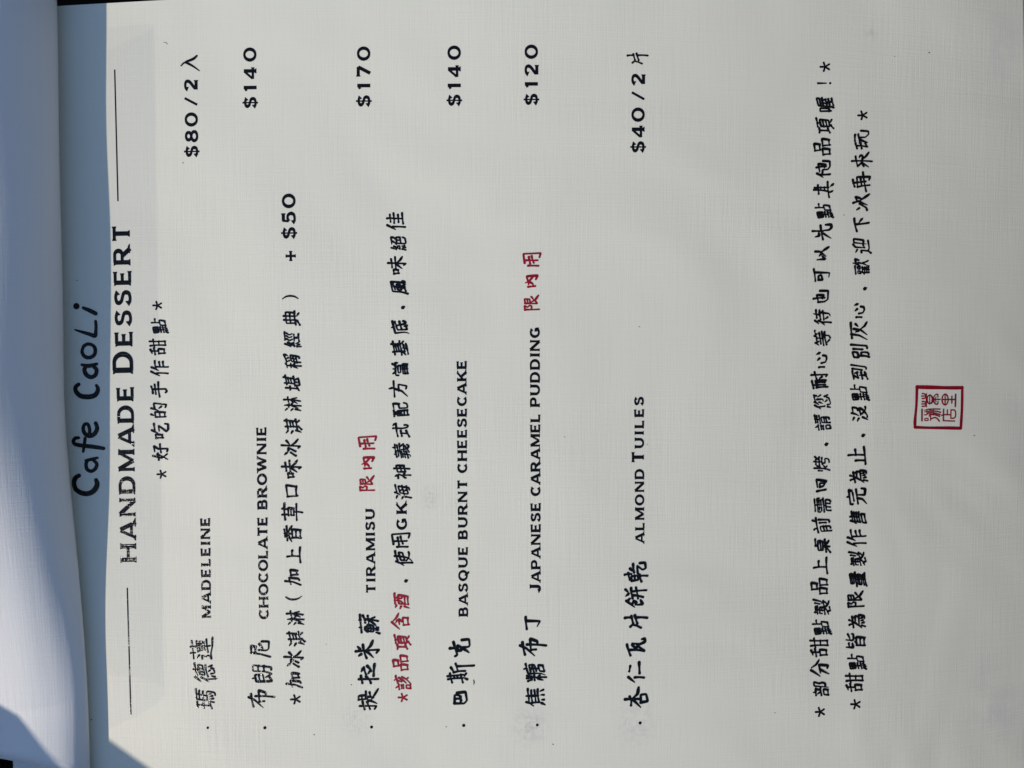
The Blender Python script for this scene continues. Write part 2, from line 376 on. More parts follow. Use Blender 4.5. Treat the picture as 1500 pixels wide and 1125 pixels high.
# ------------------------------------------------------------------ handwritten characters: centre lines of the pen strokes
STROKES = {
    "好": "~28,94 14,42 40,10;36,68 8,4;4,58 42,66;52,84 86,90 68,62;70,62 72,6 56,10;48,46 98,54",
    "吃": "~6,70 10,30;6,70 30,74 28,36;10,34 28,37;54,96 38,62;52,80 94,86;50,54 84,60 50,14 62,4 94,6 96,24",
    "的": "~26,96 18,78;10,70 12,12;10,70 40,75 38,14;12,44 38,47;12,16 38,18;62,96 48,54;58,76 92,82 84,8 68,14;62,50 72,38",
    "手": "~70,96 28,86;22,68 82,76;6,46 96,54;52,88 54,10 38,2 32,10",
    "作": "~30,96 4,44;20,62 20,-6;56,94 36,52;48,68 96,76;60,68 60,-6;62,44 90,50;62,22 92,27",
    "甜": "~36,94 10,84;4,66 46,74;26,86 26,48;10,44 12,8;10,44 40,48 38,12;12,12 38,13;50,70 100,78;60,94 62,4;88,98 88,6;62,42 88,44;62,6 88,9",
    "點": "21,10 23,-2;72,58 93,58;8,20 27,22;37,68 34,56;41,13 47,3;31,11 36,-1;18,68 20,57;13,10 8,-4;56,0 88,0;10,35 45,35;27,77 44,77 44,48 10,48 10,77 27,77;71,80 71,33;56,0 56,32 71,33 88,32 88,0;27,77 27,22 46,22",
    "入": "50,54 40,30 31,16 10,-4;34,76 48,63 50,54 55,51 69,25 78,12 93,-2",
    "瑪": "77,20 81,13;43,19 38,0;66,17 69,7;54,18 56,4;69,76 69,30;46,45 87,45;22,74 22,18;46,61 87,61;10,46 34,46;90,76 46,76 46,30 91,29 90,11 87,-2 83,-5 73,-5;9,74 34,74;7,13 34,20",
    "德": "72,59 72,41;50,13 50,0 53,-3 75,-3 79,6;35,28 93,28;64,81 65,72 92,72;85,15 92,1;20,41 21,-4;28,82 7,60;56,59 56,41;36,72 63,73;61,20 66,13;38,13 33,1;28,58 20,41 15,38 8,29;63,73 62,60 89,59 89,41 41,40 41,60 61,60",
    "蓮": "~10,86 90,92;36,98 36,78;64,98 64,78;40,66 88,71;44,57 46,34;44,57 84,61 82,38;46,47 82,50;46,36 82,39;36,22 94,27;64,76 64,12;14,70 24,62;8,48 24,50 14,34 24,22 10,12;6,8 30,10 60,2 100,0",
    "布": "~16,76 70,88;56,98 44,71 12,35;37,52 40,30;38,52 87,56 77,26 68,25;61,69 59,-12",
    "朗": "13,52 44,52;33,24 39,11 46,4;27,80 30,69;60,28 87,28;61,52 87,52;13,35 44,35 44,69 13,68 13,2 19,3 39,11;52,-2 56,7 60,28 61,75 88,75 87,0 83,-3 74,-2",
    "尼": "~28,83 61,85 57,65;33,65 57,65;29,83 24,40 14,-2;71,49 50,32;43,50 42,16 50,7 84,7 83,39",
    "加": "~8,62 46,72 40,22 30,16;28,92 22,50 4,10;60,60 62,24;60,60 90,64 84,24;62,30 84,30",
    "冰": "~10,80 22,68;6,22 24,50;34,62 50,64 30,24;62,98 60,0 50,10;88,74 66,56;62,52 76,30 98,14",
    "淇": "47,36 80,36;31,-4 51,11;74,12 87,0;9,51 21,44;12,79 25,70;25,25 11,-2;47,52 80,52;36,68 90,68;47,80 47,20;80,80 80,20;34,19 93,19",
    "淋": "14,78 22,69;19,25 11,-2;9,51 18,42;43,45 38,40 26,12;75,44 82,40 93,13;44,81 44,59 54,58;43,45 50,44 58,34;75,44 69,40 64,25 57,13;30,58 43,58;76,80 76,-4;64,58 91,58;43,58 44,-4",
    "上": "~41,78 44,13;50,53 77,53;9,9 96,13",
    "香": "~72,94 34,86;14,74 90,82;52,90 50,56;46,74 8,50;54,74 92,54;30,48 30,2;30,48 74,52 72,4;32,28 70,30;32,6 72,8",
    "草": "~8,82 94,90;34,98 36,74;66,100 64,76;32,66 34,36;32,66 72,70 70,40;34,52 70,55;34,38 70,41;8,22 94,28;52,38 50,-6",
    "口": "~16,70 22,14;16,70 82,80 74,20;22,20 76,24",
    "味": "~4,62 8,34;4,62 28,66 26,38;8,38 26,40;38,74 84,82;30,52 96,60;62,98 62,-2 54,8;60,54 34,18;62,54 78,32 98,20",
    "堪": "41,28 41,0 90,0;48,42 80,42;76,21 83,9;48,57 80,57;6,9 19,16;62,21 54,9;19,79 19,16 31,19;37,71 91,71;7,56 28,56;80,80 80,29;47,80 47,29;34,28 93,28",
    "稱": "22,39 29,37 37,28;45,72 88,79;9,72 22,74 22,52 35,51;88,71 81,57;64,67 69,58;21,39 16,36 6,14;22,74 35,79;8,51 22,51;46,66 52,57;67,46 67,15;47,30 87,30;22,51 22,-5;47,-4 47,46 88,45 87,-1 86,-4 77,-4;39,15 88,15",
    "經": "87,65 79,50 89,35;47,24 67,23 67,-2;10,17 9,-4;10,52 23,51;32,63 27,53 23,50 22,46 14,35 12,30;24,81 19,68 9,51;45,75 91,75;12,30 34,32;67,23 88,24;33,43 34,32;53,66 45,50 54,35;21,17 22,15 24,1;70,65 62,50 71,35;32,19 35,8;42,-2 92,-2",
    "典": "64,11 88,-4;10,-4 36,10;18,44 83,44;39,81 39,19;61,80 61,19;18,19 18,68 83,68 83,19;7,19 92,19",
    "提": "~2,57 37,66;17,78 18,6 4,15;3,34 37,48;45,83 49,53;46,83 63,83 67,53;47,69 65,68;49,54 66,53;37,41 84,53;59,42 56,21;59,32 80,37;43,37 36,19 29,5;43,31 74,13 96,1",
    "拉": "~10,68 41,76;26,84 28,34 30,-1;11,31 22,35 39,53;60,74 77,66;46,53 78,65;85,50 74,38 60,29;53,43 65,34;43,20 93,18",
    "米": "~24,80 31,70;66,84 55,75;12,47 74,61;45,93 48,42 49,-8 35,4;42,45 30,32 13,18;49,48 68,28 92,18",
    "蘇": "72,31 66,26 53,7 43,4;73,35 76,38 91,38;22,57 15,50 14,45;72,31 72,-5;73,35 73,32 79,27 90,9;72,55 72,35 69,38 53,38;66,80 66,73;23,8 25,-2;13,9 8,-5;33,80 33,73;33,9 37,-2;14,31 44,31;9,73 91,73;29,44 14,44 14,19 44,18 45,44 32,45;54,53 72,55 85,60 88,60;22,57 36,56 32,45 29,44 29,19",
    "限": "~12,82 13,4;10,88 36,92 26,72 38,62 33,48 18,50;50,88 48,14 64,26;50,86 78,91 76,60 50,57;52,71 74,74;90,50 70,36;56,54 72,26 98,8",
    "內": "~19,63 22,22;33,60 82,70 84,7 62,17;43,78 52,58 80,31;49,58 38,38 25,32",
    "用": "~14,63 14,4;29,83 82,92 88,-8 64,-1;26,52 65,60;31,31 71,44;45,76 46,9",
    "該": "75,13 86,1;12,1 12,24 34,24 34,2 12,1;12,38 35,38;54,42 71,41;34,1 38,-3 43,-4 59,4 74,13 88,33;12,50 34,50;20,80 24,73;65,66 54,42;66,81 71,75 71,67;8,64 38,64;81,51 76,44 71,41 70,36 62,29 47,19;47,66 92,66",
    "品": "~30,90 34,60;30,90 68,95 64,62;34,62 64,65;8,46 12,8;8,46 42,50 38,10;12,10 38,12;56,48 60,8;56,48 94,53 88,12;60,12 88,14",
    "項": "65,61 69,76 93,76;77,6 94,-4;48,29 88,29;36,-5 58,6;22,68 22,22;48,44 88,44;43,76 67,75;65,61 48,59 48,14 88,13 89,59 65,61;9,69 36,69;9,16 38,26",
    "含": "~50,98 6,54;52,94 74,70 98,58;46,74 58,68;34,54 66,58 50,38;30,30 32,-2;30,30 74,34 70,2;32,2 72,4",
    "酒": "12,78 22,72;36,18 88,18;7,52 21,44;36,0 88,0;53,75 53,55;23,26 11,-1;69,75 69,37 73,34 88,34;53,55 36,54 36,0;33,75 92,75;36,31 44,30 50,37 53,43 54,55 87,55 88,0",
    "使": "19,55 21,-5;63,53 88,53 89,32 39,32 39,53 63,53;36,69 93,69;40,23 49,13 64,3 87,-4 97,-2;31,80 22,64 19,55 14,52 6,42;63,79 63,35 60,17 52,5 45,1 33,-5",
    "海": "22,29 22,24 13,0;14,78 26,72;44,70 90,69;60,47 67,40 67,32;56,27 65,19 65,10;9,50 20,43;60,53 60,46;83,10 90,10;85,32 93,32;85,32 85,53 45,53 40,19 40,10 82,10;32,32 84,32 83,10 80,-1 76,-4 64,-4;47,80 44,70 32,54",
    "神": "9,63 33,63 34,61 22,37 16,35 9,29 6,22;22,37 22,-4;23,39 28,37 33,32 38,27;21,79 25,72;47,23 88,23;47,44 88,44;67,80 67,-4;47,23 47,65 88,65 88,23",
    "義": "9,46 50,47;31,80 35,71 50,70;62,23 92,24;50,59 51,46 91,46;70,83 66,71;74,39 84,33;13,70 34,71;7,10 49,13;9,24 59,25;18,59 82,59;30,36 29,-3 26,-5 16,-5;50,59 50,70 87,70;46,-4 60,1 84,17;11,35 30,36 46,39;58,38 59,25 64,14 75,-1 82,-4 90,-4 94,5",
    "式": "90,62 61,61 65,28 74,4 81,-3 89,-3 93,9 90,16;60,79 61,62;9,62 61,62;31,39 31,5;76,79 85,72;13,39 49,39;9,-1 53,9",
    "配": "89,44 59,44 59,2 63,-3 88,-3 91,1 94,13;12,2 44,2;12,19 44,19;23,76 22,38 17,31 12,31;34,76 33,34 44,33;9,77 47,77;59,76 89,75 89,38;11,-4 12,59 45,58 44,2",
    "方": "~52,98 56,84;6,68 96,76;52,70 40,30 10,-2;42,46 78,50 70,4 54,8",
    "當": "80,80 73,71 72,66;68,37 28,37 28,51 72,52 73,35;27,72 27,66;21,80 27,72;19,11 82,11;50,25 50,-2;12,51 12,65 50,66;50,80 50,65 88,65 89,52;19,-2 19,25 82,25 82,-2;19,-2 82,-2",
    "基": "30,32 69,33 74,25 81,19 92,12;28,59 72,59;28,46 72,46;30,32 28,27 20,19 8,11;8,33 28,33;16,-2 50,-2;29,15 71,15;13,71 87,71;50,22 50,-2 84,-2;28,80 28,35 30,32;72,80 72,34 92,33",
    "底": "56,14 63,-2;63,55 79,58 87,57;52,82 56,71;34,32 88,32;50,4 34,1 34,54 62,56 67,24 74,6 81,-2 89,-2 93,9;91,70 16,70 15,27 13,10 7,-4",
    "風": "8,-4 14,9 18,28 19,75 80,75 81,39 84,6 87,-2 93,-1 94,11;26,3 49,5;49,61 64,64 70,63;63,16 74,-2;49,46 67,45 66,24 31,25 31,45 49,46;29,60 49,60 49,5 69,6",
    "絕": "22,79 10,52;63,75 60,66 48,52;10,52 23,51;11,17 7,-2;32,19 36,4;22,16 24,0;69,48 69,26;12,30 33,32 31,42;48,52 49,48;42,50 48,52;89,26 88,48 50,48 50,0 56,-4 87,-4 90,-1 93,9;50,26 89,26;32,64 12,30;45,75 87,75 85,59 77,54",
    "佳": "~28,96 4,48;20,66 20,-4;46,78 88,84;66,98 66,58;40,58 96,64;46,34 88,39;66,54 66,12;38,8 98,16",
    "巴": "~26,70 26,26 40,14 77,21 72,58;28,69 63,69 62,48 38,39;46,65 47,44;29,42 56,43",
    "斯": "~8,81 50,89;38,100 41,31;24,98 26,33;25,70 38,72;26,56 38,58;6,35 43,43;27,30 20,16;35,27 46,20;77,84 54,72;54,73 59,46 58,23;59,55 94,63;81,57 81,-16",
    "克": "~13,66 17,57 77,73;49,88 50,57;38,54 38,38 53,40 63,56 38,54;46,31 27,6;52,33 54,6 62,2 89,5 86,36",
    "焦": "61,9 63,-4;57,67 88,67;38,7 40,-3;80,11 90,-4;19,10 15,1 10,-5;57,77 57,67;23,37 83,37;23,52 82,52;26,68 56,66 56,22;23,21 87,21;22,60 23,21;31,80 22,60 16,58 8,50",
    "糖": "20,33 15,31 5,10;8,74 13,57;20,33 28,29 32,21;54,-2 87,-2;33,76 33,71 29,57;65,82 71,70 91,70;44,44 87,44;69,56 69,18;8,46 32,46;21,80 21,-5;54,-2 54,17 69,18 87,17 87,-2;69,71 44,70 43,25 41,13 34,-2;54,56 87,56 87,32 54,31",
    "丁": "~21,67 75,74;58,69 59,9 34,21",
    "杏": "~15,69 35,67 55,74;43,94 43,34;41,61 25,45 5,27;47,61 66,39 95,34;27,26 32,-4 64,2 62,26 27,26",
    "仁": "~29,76 4,49;27,48 25,8;56,72 81,67;46,27 97,28",
    "瓦": "~11,66 60,81;35,72 32,8;34,10 57,36;59,58 41,46;66,60 62,27 73,5 89,6 85,18;41,45 55,35",
    "片": "~67,92 69,64;43,55 75,64;29,67 38,58 34,39 25,19;43,36 79,48;69,43 69,-8",
    "餅": "~36,82 23,66 7,47;30,81 46,66;19,58 38,51 29,36 19,43;26,50 32,42;17,36 20,12 38,21;86,85 71,72;57,84 68,70;46,55 92,61;45,32 94,40;60,51 57,29 51,10;77,52 81,-5",
    "乾": "~35,92 39,63;14,68 43,77;9,60 15,30 33,35 30,63 9,60;12,46 32,49;8,17 37,27;32,30 34,-9;62,69 49,52;46,51 83,57;44,35 77,39 59,15 66,0 91,4 88,27",
    "部": "40,42 54,41;15,1 49,1;72,13 80,10 87,12 89,15 89,29 80,45 88,69 89,74 66,75 66,-4;9,41 39,41 46,61;15,1 15,26 49,26 49,1;29,82 33,69 52,69;19,60 25,49;12,69 32,69",
    "分": "~42,92 6,46;56,90 74,64 98,50;26,44 72,50 66,4 52,8;46,46 18,0",
    "製": "8,7 28,13 29,-2;54,26 91,26;86,79 85,39 79,37 71,37;68,8 85,20;67,75 67,49;44,26 42,20 29,13;29,-2 53,2;49,37 47,36 48,35 49,37;40,41 49,37;16,82 16,75;8,63 53,63;31,74 31,36;16,75 49,74;9,26 52,27;13,39 13,52 49,52 51,29 61,13 78,1 91,-3",
    "桌": "10,-3 30,7 41,16 43,20;57,20 59,16 66,10 90,-2;20,48 79,48;49,74 87,74;9,21 91,21;49,74 50,61 80,60 79,34 50,33 50,-4;49,62 20,61 20,35 50,34",
    "前": "16,33 44,33;84,50 84,-1 81,-4 70,-4;75,83 68,66;25,82 32,73 32,65;16,17 44,17;64,48 64,14;15,-4 16,49 44,48 44,-1 40,-4 32,-3;9,65 91,65",
    "需": "39,19 39,-3;22,54 38,54;49,32 47,20;62,19 62,-3;61,54 78,54;19,44 38,44;61,44 80,44;11,53 12,65 88,65 89,53;50,76 50,43;10,32 90,32;17,77 83,77;18,-4 18,19 47,20 84,19 84,-3 75,-6",
    "回": "~13,66 21,18;36,63 80,68 69,13 57,23;36,50 41,31 57,21 59,50 36,50",
    "烤": "21,23 16,10 9,-2;54,33 56,27 54,18 86,18 84,2 80,-4 61,-5;36,63 31,47;10,60 8,39;22,80 21,23 25,22 30,16 35,9;35,24 51,34 54,33;75,51 92,50;59,37 90,36;45,69 76,69 82,65;61,80 61,51;42,50 66,50;89,75 76,57 75,51 67,50 59,37 54,33",
    "請": "12,1 34,2 34,24 11,24 12,1;52,26 86,26;52,13 86,13;7,64 36,64;11,38 33,38;20,80 24,73;11,50 33,50;47,74 90,74;49,63 89,63;68,74 68,51;44,50 93,50;52,-4 53,39 85,39 86,38 86,-2 84,-4 75,-3",
    "您": "89,73 85,60;48,24 56,13;49,54 39,38;47,72 88,71;30,17 31,1 35,-2 69,-2 74,1 75,9;82,18 91,1;17,16 10,1;65,61 65,32 53,31;21,63 22,30;49,80 47,72 34,60;79,53 88,38;31,82 22,70 21,63 15,61 9,55",
    "耐": "~6,86 48,94;28,90 20,74;10,70 12,12;10,70 50,76 50,18 44,22;24,68 24,22;37,70 37,24;58,68 98,78;82,96 82,10 72,18;62,52 70,40",
    "心": "~7,57 8,30;29,45 34,24 53,17 68,21 70,36;45,64 54,55;76,68 84,52",
    "等": "70,72 91,72;9,35 50,36;19,73 26,72 28,65 31,61;27,72 45,72;58,73 69,72 74,62;26,15 38,4;11,20 89,20;18,51 82,51;70,35 69,-2 53,-6;49,63 50,35 92,35;60,81 58,73 49,63;21,81 19,73 9,62",
    "待": "29,59 21,43 16,41 6,31;36,48 64,48;21,42 22,-4;46,20 55,8;27,80 10,63;78,47 78,-2 63,-6;42,67 87,67;38,30 92,30;64,79 64,49 93,48",
    "也": "~23,63 59,70 57,32 38,39;38,88 42,27;18,63 20,28 33,10 81,7 82,51",
    "可": "~13,76 82,87;63,81 63,-1 38,3;21,59 21,36 50,45 44,60 21,59",
    "以": "~13,68 18,25 34,40;35,56 45,47;58,79 58,53 33,20;55,47 85,7",
    "先": "~21,79 28,59 44,62;9,39 85,55;52,95 55,41;42,39 17,-3;57,42 63,8 77,-3 93,0 90,29",
    "其": "~24,67 74,72;48,91 39,14;60,88 63,15;46,55 63,55;45,35 62,38;7,12 93,21;32,13 43,-6;69,5 82,-9",
    "他": "~24,76 2,44;17,59 19,7;33,62 76,69 70,29 57,36;56,79 61,28;28,47 44,46 45,18 61,7 89,8 91,43",
    "喔": "54,27 65,48 92,48;80,41 85,30;68,29 84,32;43,48 64,47;50,14 88,14;55,30 68,29 69,-2;11,22 29,22 29,70 11,71 11,13;43,61 88,61 87,77 43,76 42,29 39,12 31,-4;45,-3 92,-3",
    "皆": "~16,92 16,56 38,62;18,76 38,80;56,96 54,62 62,56 90,60 90,68;88,88 58,74;50,50 40,40;30,40 30,-4;30,40 74,44 72,-2;32,20 72,22;32,0 72,2",
    "為": "38,13 40,0;74,63 72,46;54,15 56,4;25,82 31,73 31,64;53,79 49,64;69,17 72,9;23,15 15,-3;12,63 74,63;45,63 40,46 29,36 26,29 21,27 9,18;26,29 89,27 87,9 84,-2 80,-5 68,-5;40,46 81,45 79,28",
    "量": "22,69 22,59 77,59 78,69;22,69 22,78 77,78 78,77 78,69;22,69 78,69;8,49 92,49;20,29 19,21 21,19 80,19 81,21 81,29;16,9 84,9;20,29 81,29;50,38 50,-2;7,-2 92,-2;20,29 21,40 50,38 80,40 81,38 81,29",
    "售": "22,0 22,19 79,19 80,0;22,0 80,0;28,82 20,63 15,61 9,55;22,45 81,45;22,58 80,58;24,71 84,70;22,32 87,32;52,80 54,71 54,33;20,63 22,32",
    "完": "~50,98 52,88;10,70 10,82 88,88 82,74;28,62 72,68;12,42 90,50;42,44 36,18 10,-2;60,48 58,6 90,2 94,22",
    "止": "~54,96 54,12;54,56 84,60;24,58 24,10;4,6 98,14",
    "沒": "67,9 69,5 83,-2 90,-3 95,-2;51,72 85,71 82,47 78,45 66,45;27,25 13,-2;48,27 62,9;52,80 51,72 46,58 36,44;8,53 21,46;30,-1 38,-3 54,3 62,9;14,78 26,72;49,33 48,27;62,9 67,9;40,34 83,34 80,24 67,9",
    "到": "87,78 87,1 84,-2 74,-2;16,49 49,52;10,0 33,6;27,73 26,68 15,49;42,65 47,57 50,49;67,72 67,19;13,29 53,29;33,39 33,6 54,9;10,74 55,74",
    "別": "23,32 18,11 9,-3;24,49 45,50 45,76 13,75 13,50 24,49;87,78 87,-1 81,-4 70,-4;63,68 63,20;24,49 24,32 46,32 45,9 42,-2 40,-4 27,-5",
    "灰": "~10,80 92,88;32,84 26,40 4,-2;44,60 50,46;86,62 72,48;60,70 54,32 30,0;60,36 76,14 98,2",
    "歡": "65,64 57,45;10,47 10,61 25,62 25,49 13,48;50,52 50,62 35,61 36,48 52,48;68,80 66,64 92,64 88,44;7,27 15,29;74,27 78,24 81,14 92,-5;16,12 50,12;16,24 49,24;8,74 53,74;35,35 35,1;17,36 50,35;16,0 50,0 58,-3;19,42 15,29 16,0;74,51 74,27 65,7 58,-3",
    "迎": "56,80 39,71 39,23;9,45 22,45 22,8;75,22 83,20 88,22 88,73 66,73 66,8;22,8 38,-1 47,-3 90,-2;8,-3 13,2 22,8;12,74 24,65;39,23 56,27",
    "下": "~12,66 85,78;52,73 58,-1;60,53 84,33",
    "次": "~8,66 17,54;6,12 21,17 43,53;48,85 58,55;54,63 83,74 74,46;57,55 45,34 36,11;61,51 79,26 98,1",
    "再": "~22,78 59,87;20,63 29,-1;22,63 73,66 74,-4 57,2;42,84 49,20;25,41 69,47;-4,18 98,34",
    "來": "~42,96 44,-17;14,62 69,76;36,42 12,1;50,39 68,21 93,3;21,55 34,44 15,28;63,55 74,51 75,39;47,42 68,34",
    "玩": "~-7,67 24,76;-7,43 25,49;8,71 5,20;4,14 26,25;36,79 72,79;24,54 75,63;44,53 28,13;57,55 59,24 76,8 94,9 96,48",
}

def hand(c, enc):
    """Turns the centre lines of one character into pen strokes: (x, y, width) points on a 0..100 grid."""
    rnd = random.Random(ord(c))
    ph = [rnd.uniform(0, 6.28) for _ in range(4)]
    out = []
    drawn = enc.startswith('~')                     # traced from the handwriting itself, keep its slant
    strokes = [[tuple(map(float, p.split(','))) for p in s.split(' ')] for s in enc.lstrip('~').split(';')]
    n = len(strokes)
    base = 10.4 if n < 7 else (9.6 if n < 12 else 8.5)
    for st in strokes:
        jx, jy = rnd.uniform(-1.3, 1.3), rnd.uniform(-1.3, 1.3)
        pts = []
        for x, y in st:
            if drawn:
                pts.append((x, y))
                continue
            xs = 50 + (x - 50) * (0.90 + 0.0016 * (y - 40))
            yy = y + 0.15 * (x - 50) + 2.0 * math.sin(x * .05 + ph[0])
            xx = xs + 2.2 * math.sin(y * .05 + ph[1]) + 0.04 * (y - 40)
            pts.append((xx + jx * .7, yy + jy * .7))
        L = [0]
        for a, b in zip(pts, pts[1:]): L.append(L[-1] + math.hypot(b[0]-a[0], b[1]-a[1]))
        tot = L[-1] or 1
        m = max(3, int(tot / 3.0))
        fine = []
        for k in range(m + 1):
            d = tot * k / m
            i = 0
            while i < len(L) - 2 and L[i+1] < d: i += 1
            t = (d - L[i]) / ((L[i+1] - L[i]) or 1)
            fine.append((pts[i][0] + (pts[i+1][0]-pts[i][0]) * t, pts[i][1] + (pts[i+1][1]-pts[i][1]) * t))
        for _ in range(2):
            fine = [fine[0]] + [((a[0]+2*b[0]+q[0])/4, (a[1]+2*b[1]+q[1])/4) for a, b, q in zip(fine, fine[1:], fine[2:])] + [fine[-1]]
        dx, dy = pts[-1][0]-pts[0][0], pts[-1][1]-pts[0][1]
        w0 = base * rnd.uniform(.9, 1.1)
        bow = rnd.uniform(-.02, .045) * tot if len(st) == 2 else 0
        nx, ny = (-dy/tot, dx/tot)
        if tot < 16: kind = 'dot'
        elif dy < -.35 * abs(dx) and dx < -.3 * abs(dy): kind = 'left'
        elif dy < -.35 * abs(dx) and dx > .45 * abs(dy): kind = 'right'
        elif abs(dx) > abs(dy): kind = 'flat'
        else: kind = 'down'
        P = []
        for k, (x, y) in enumerate(fine):
            t = k / m
            b = bow * 4 * t * (1 - t)
            if kind == 'left': w = 1.18 - .78 * t ** 1.6
            elif kind == 'right': w = .62 + .62 * math.sin(math.pi * min(1, t * .92) ** 1.5)
            elif kind == 'flat': w = .98 - .34 * math.sin(math.pi * min(1, t * 1.25)) + .12 * t
            elif kind == 'dot': w = .72 + .45 * t
            else: w = 1.14 - .22 * math.sin(math.pi * min(1, t * 1.1)) - .22 * t
            P.append((x + nx * b, y + ny * b, w0 * w))
        out.append(P)
    return out

PUNCT = {
    '*': [[(50, 50, 8), (50, 74, 10)], [(50, 50, 8), (73, 57, 9)], [(50, 50, 8), (64, 28, 9)], [(50, 50, 8), (36, 28, 9)], [(50, 50, 8), (27, 57, 9)]],
    '(': [smooth([(58, 92, 5), (46, 72, 8), (43, 48, 9), (48, 24, 7), (60, 6, 4)])],
    ')': [smooth([(42, 92, 5), (54, 72, 8), (57, 48, 9), (52, 24, 7), (40, 6, 4)])],
    ',': [[(47, 21, 16), (50, 17, 17), (52, 12, 8)]],
    '!': [[(50, 82, 10), (50, 36, 6)], [(50, 14, 11), (50, 14, 11)]],
}
def glyph(ink, c, u, v, size, tilt=0.0, seed=0, bold=1.0):
    """One character centred on (u, v), its top towards smaller u, read towards smaller v."""
    rnd = random.Random(seed * 7919 + ord(c))
    if c in PUNCT: S = PUNCT[c]
    else: S = hand(c, STROKES[c])
    r = rnd.uniform(-0.045, 0.045) + tilt
    sx, sy = size / 100.0 * rnd.uniform(.93, 1.03), size / 100.0 * rnd.uniform(.97, 1.06)
    ca, sa = math.cos(r), math.sin(r)
    du, dv = rnd.uniform(-.02, .02) * size, rnd.uniform(-.02, .02) * size
    for P in S:
        Q = []
        for x, y, w in P:
            X, Y = (x - 50) * sx, (y - 42 if c not in PUNCT else y - 46) * sy
            X, Y = X * ca - Y * sa, X * sa + Y * ca
            Q.append((u + du - Y, v + dv - X, w * size / 100.0 * bold))
        ink.ribbon(Q)

def line(ink, text, pts, size, bold=1.0, seed=1):
    """pts: (index of character, u, v) anchors; the others fall between them."""
    for i, c in enumerate(text):
        if c == ' ': continue
        k = 0
        while k < len(pts) - 2 and pts[k + 1][0] <= i: k += 1
        a, b = pts[k], pts[min(k + 1, len(pts) - 1)]
        t = (i - a[0]) / ((b[0] - a[0]) or 1)
        u, v = a[1] + (b[1] - a[1]) * t, a[2] + (b[2] - a[2]) * t
        glyph(ink, c, u, v, size, 0.0, seed + i, bold)

# ------------------------------------------------------------------ the table
wood = wood_material("dark_wood")
def box(name, x0, x1, y0, y1, z0, z1, mat, parent=None, bevel=0.0):
    bm = bmesh.new()
    bmesh.ops.create_cube(bm, size=1.0)
    for v in bm.verts:
        v.co = Vector((x0 + (v.co.x + .5) * (x1 - x0), y0 + (v.co.y + .5) * (y1 - y0), z0 + (v.co.z + .5) * (z1 - z0)))
    if bevel: bmesh.ops.bevel(bm, geom=bm.edges[:], offset=bevel, segments=2, affect='EDGES')
    me = bpy.data.meshes.new(name)
    bm.to_mesh(me); bm.free()
    me.materials.append(mat)
    o = bpy.data.objects.new(name, me)
    COL.objects.link(o)
    if parent: o.parent = parent
    return o
TABLE_Z = -0.034
table = box("table_top", -0.55, 0.29, -0.45, 0.45, TABLE_Z - 0.03, TABLE_Z, wood, bevel=0.002)
table['kind'] = 'structure'
sky_blocker_paint = Nodes("sky_blocker_brown")
sky_blocker_paint.b.inputs['Base Color'].default_value = (0.045, 0.032, 0.02, 1)
sky_blocker_paint.b.inputs['Roughness'].default_value = 0.9
sky_blocker = box("sky_blocker", 0.30, 0.36, -0.9, 0.9, -0.75, 0.30, sky_blocker_paint.m, bevel=0.003)  # unseen panel, added to cut blue skylight at the free end of the page
sky_blocker['label'] = "plain dark brown panel out of view, added to cut skylight at the free end of the menu"
sky_blocker['category'] = "sky_blocker" 

# ------------------------------------------------------------------ the menu
menu = thing("menu", "white linen textured dessert menu with handwritten Chinese and printed prices, first sheet folded back", "menu", (0, 0, TABLE_Z))
def child(o, parent):
    o.parent = parent
    o.matrix_parent_inverse = Matrix.Translation(parent.location).inverted()
    return o
def at(u, v): return px(u, v)[:2]
STAINS = [
    (*at(522, 1055), 0.0060, 1.0, (.42, .44, .44), .35, 900.0),
    (*at(775, 1063), 0.0065, 1.1, (.36, .38, .39), .5, 800.0),
    (*at(932, 1058), 0.0075, 1.2, (.38, .40, .41), .38, 760.0),
    (*at(630, 730), 0.0035, 1.3, (.40, .38, .33), .5, 900.0),
    (*at(668, 735), 0.0020, 1.0, (.50, .46, .36), .45, 900.0),
    (*at(1276, 48), 0.0030, 1.0, (.55, .51, .43), .5, 500.0),
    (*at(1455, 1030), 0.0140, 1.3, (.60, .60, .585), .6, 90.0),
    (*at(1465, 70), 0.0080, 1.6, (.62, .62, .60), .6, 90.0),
]

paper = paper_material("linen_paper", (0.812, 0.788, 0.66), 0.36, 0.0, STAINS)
turned_paper = paper_material("turned_linen_paper", (0.88, 0.875, 0.85), 0.40, 0.05)
black_ink = ink_material("black_ink", (0.004, 0.004, 0.005), 0.17, 0.72, 0.30)
red_ink = ink_material("red_ink", (0.31, 0.004, 0.020), 0.45, 0.4, 0.3)
speck_dirt = ink_material("speck_dirt", (0.09, 0.085, 0.08), 0.7, 0.3, 0.2)
seal_ink = ink_material("seal_ink", (0.26, 0.003, 0.015), 0.5, 0.4, 0.2)

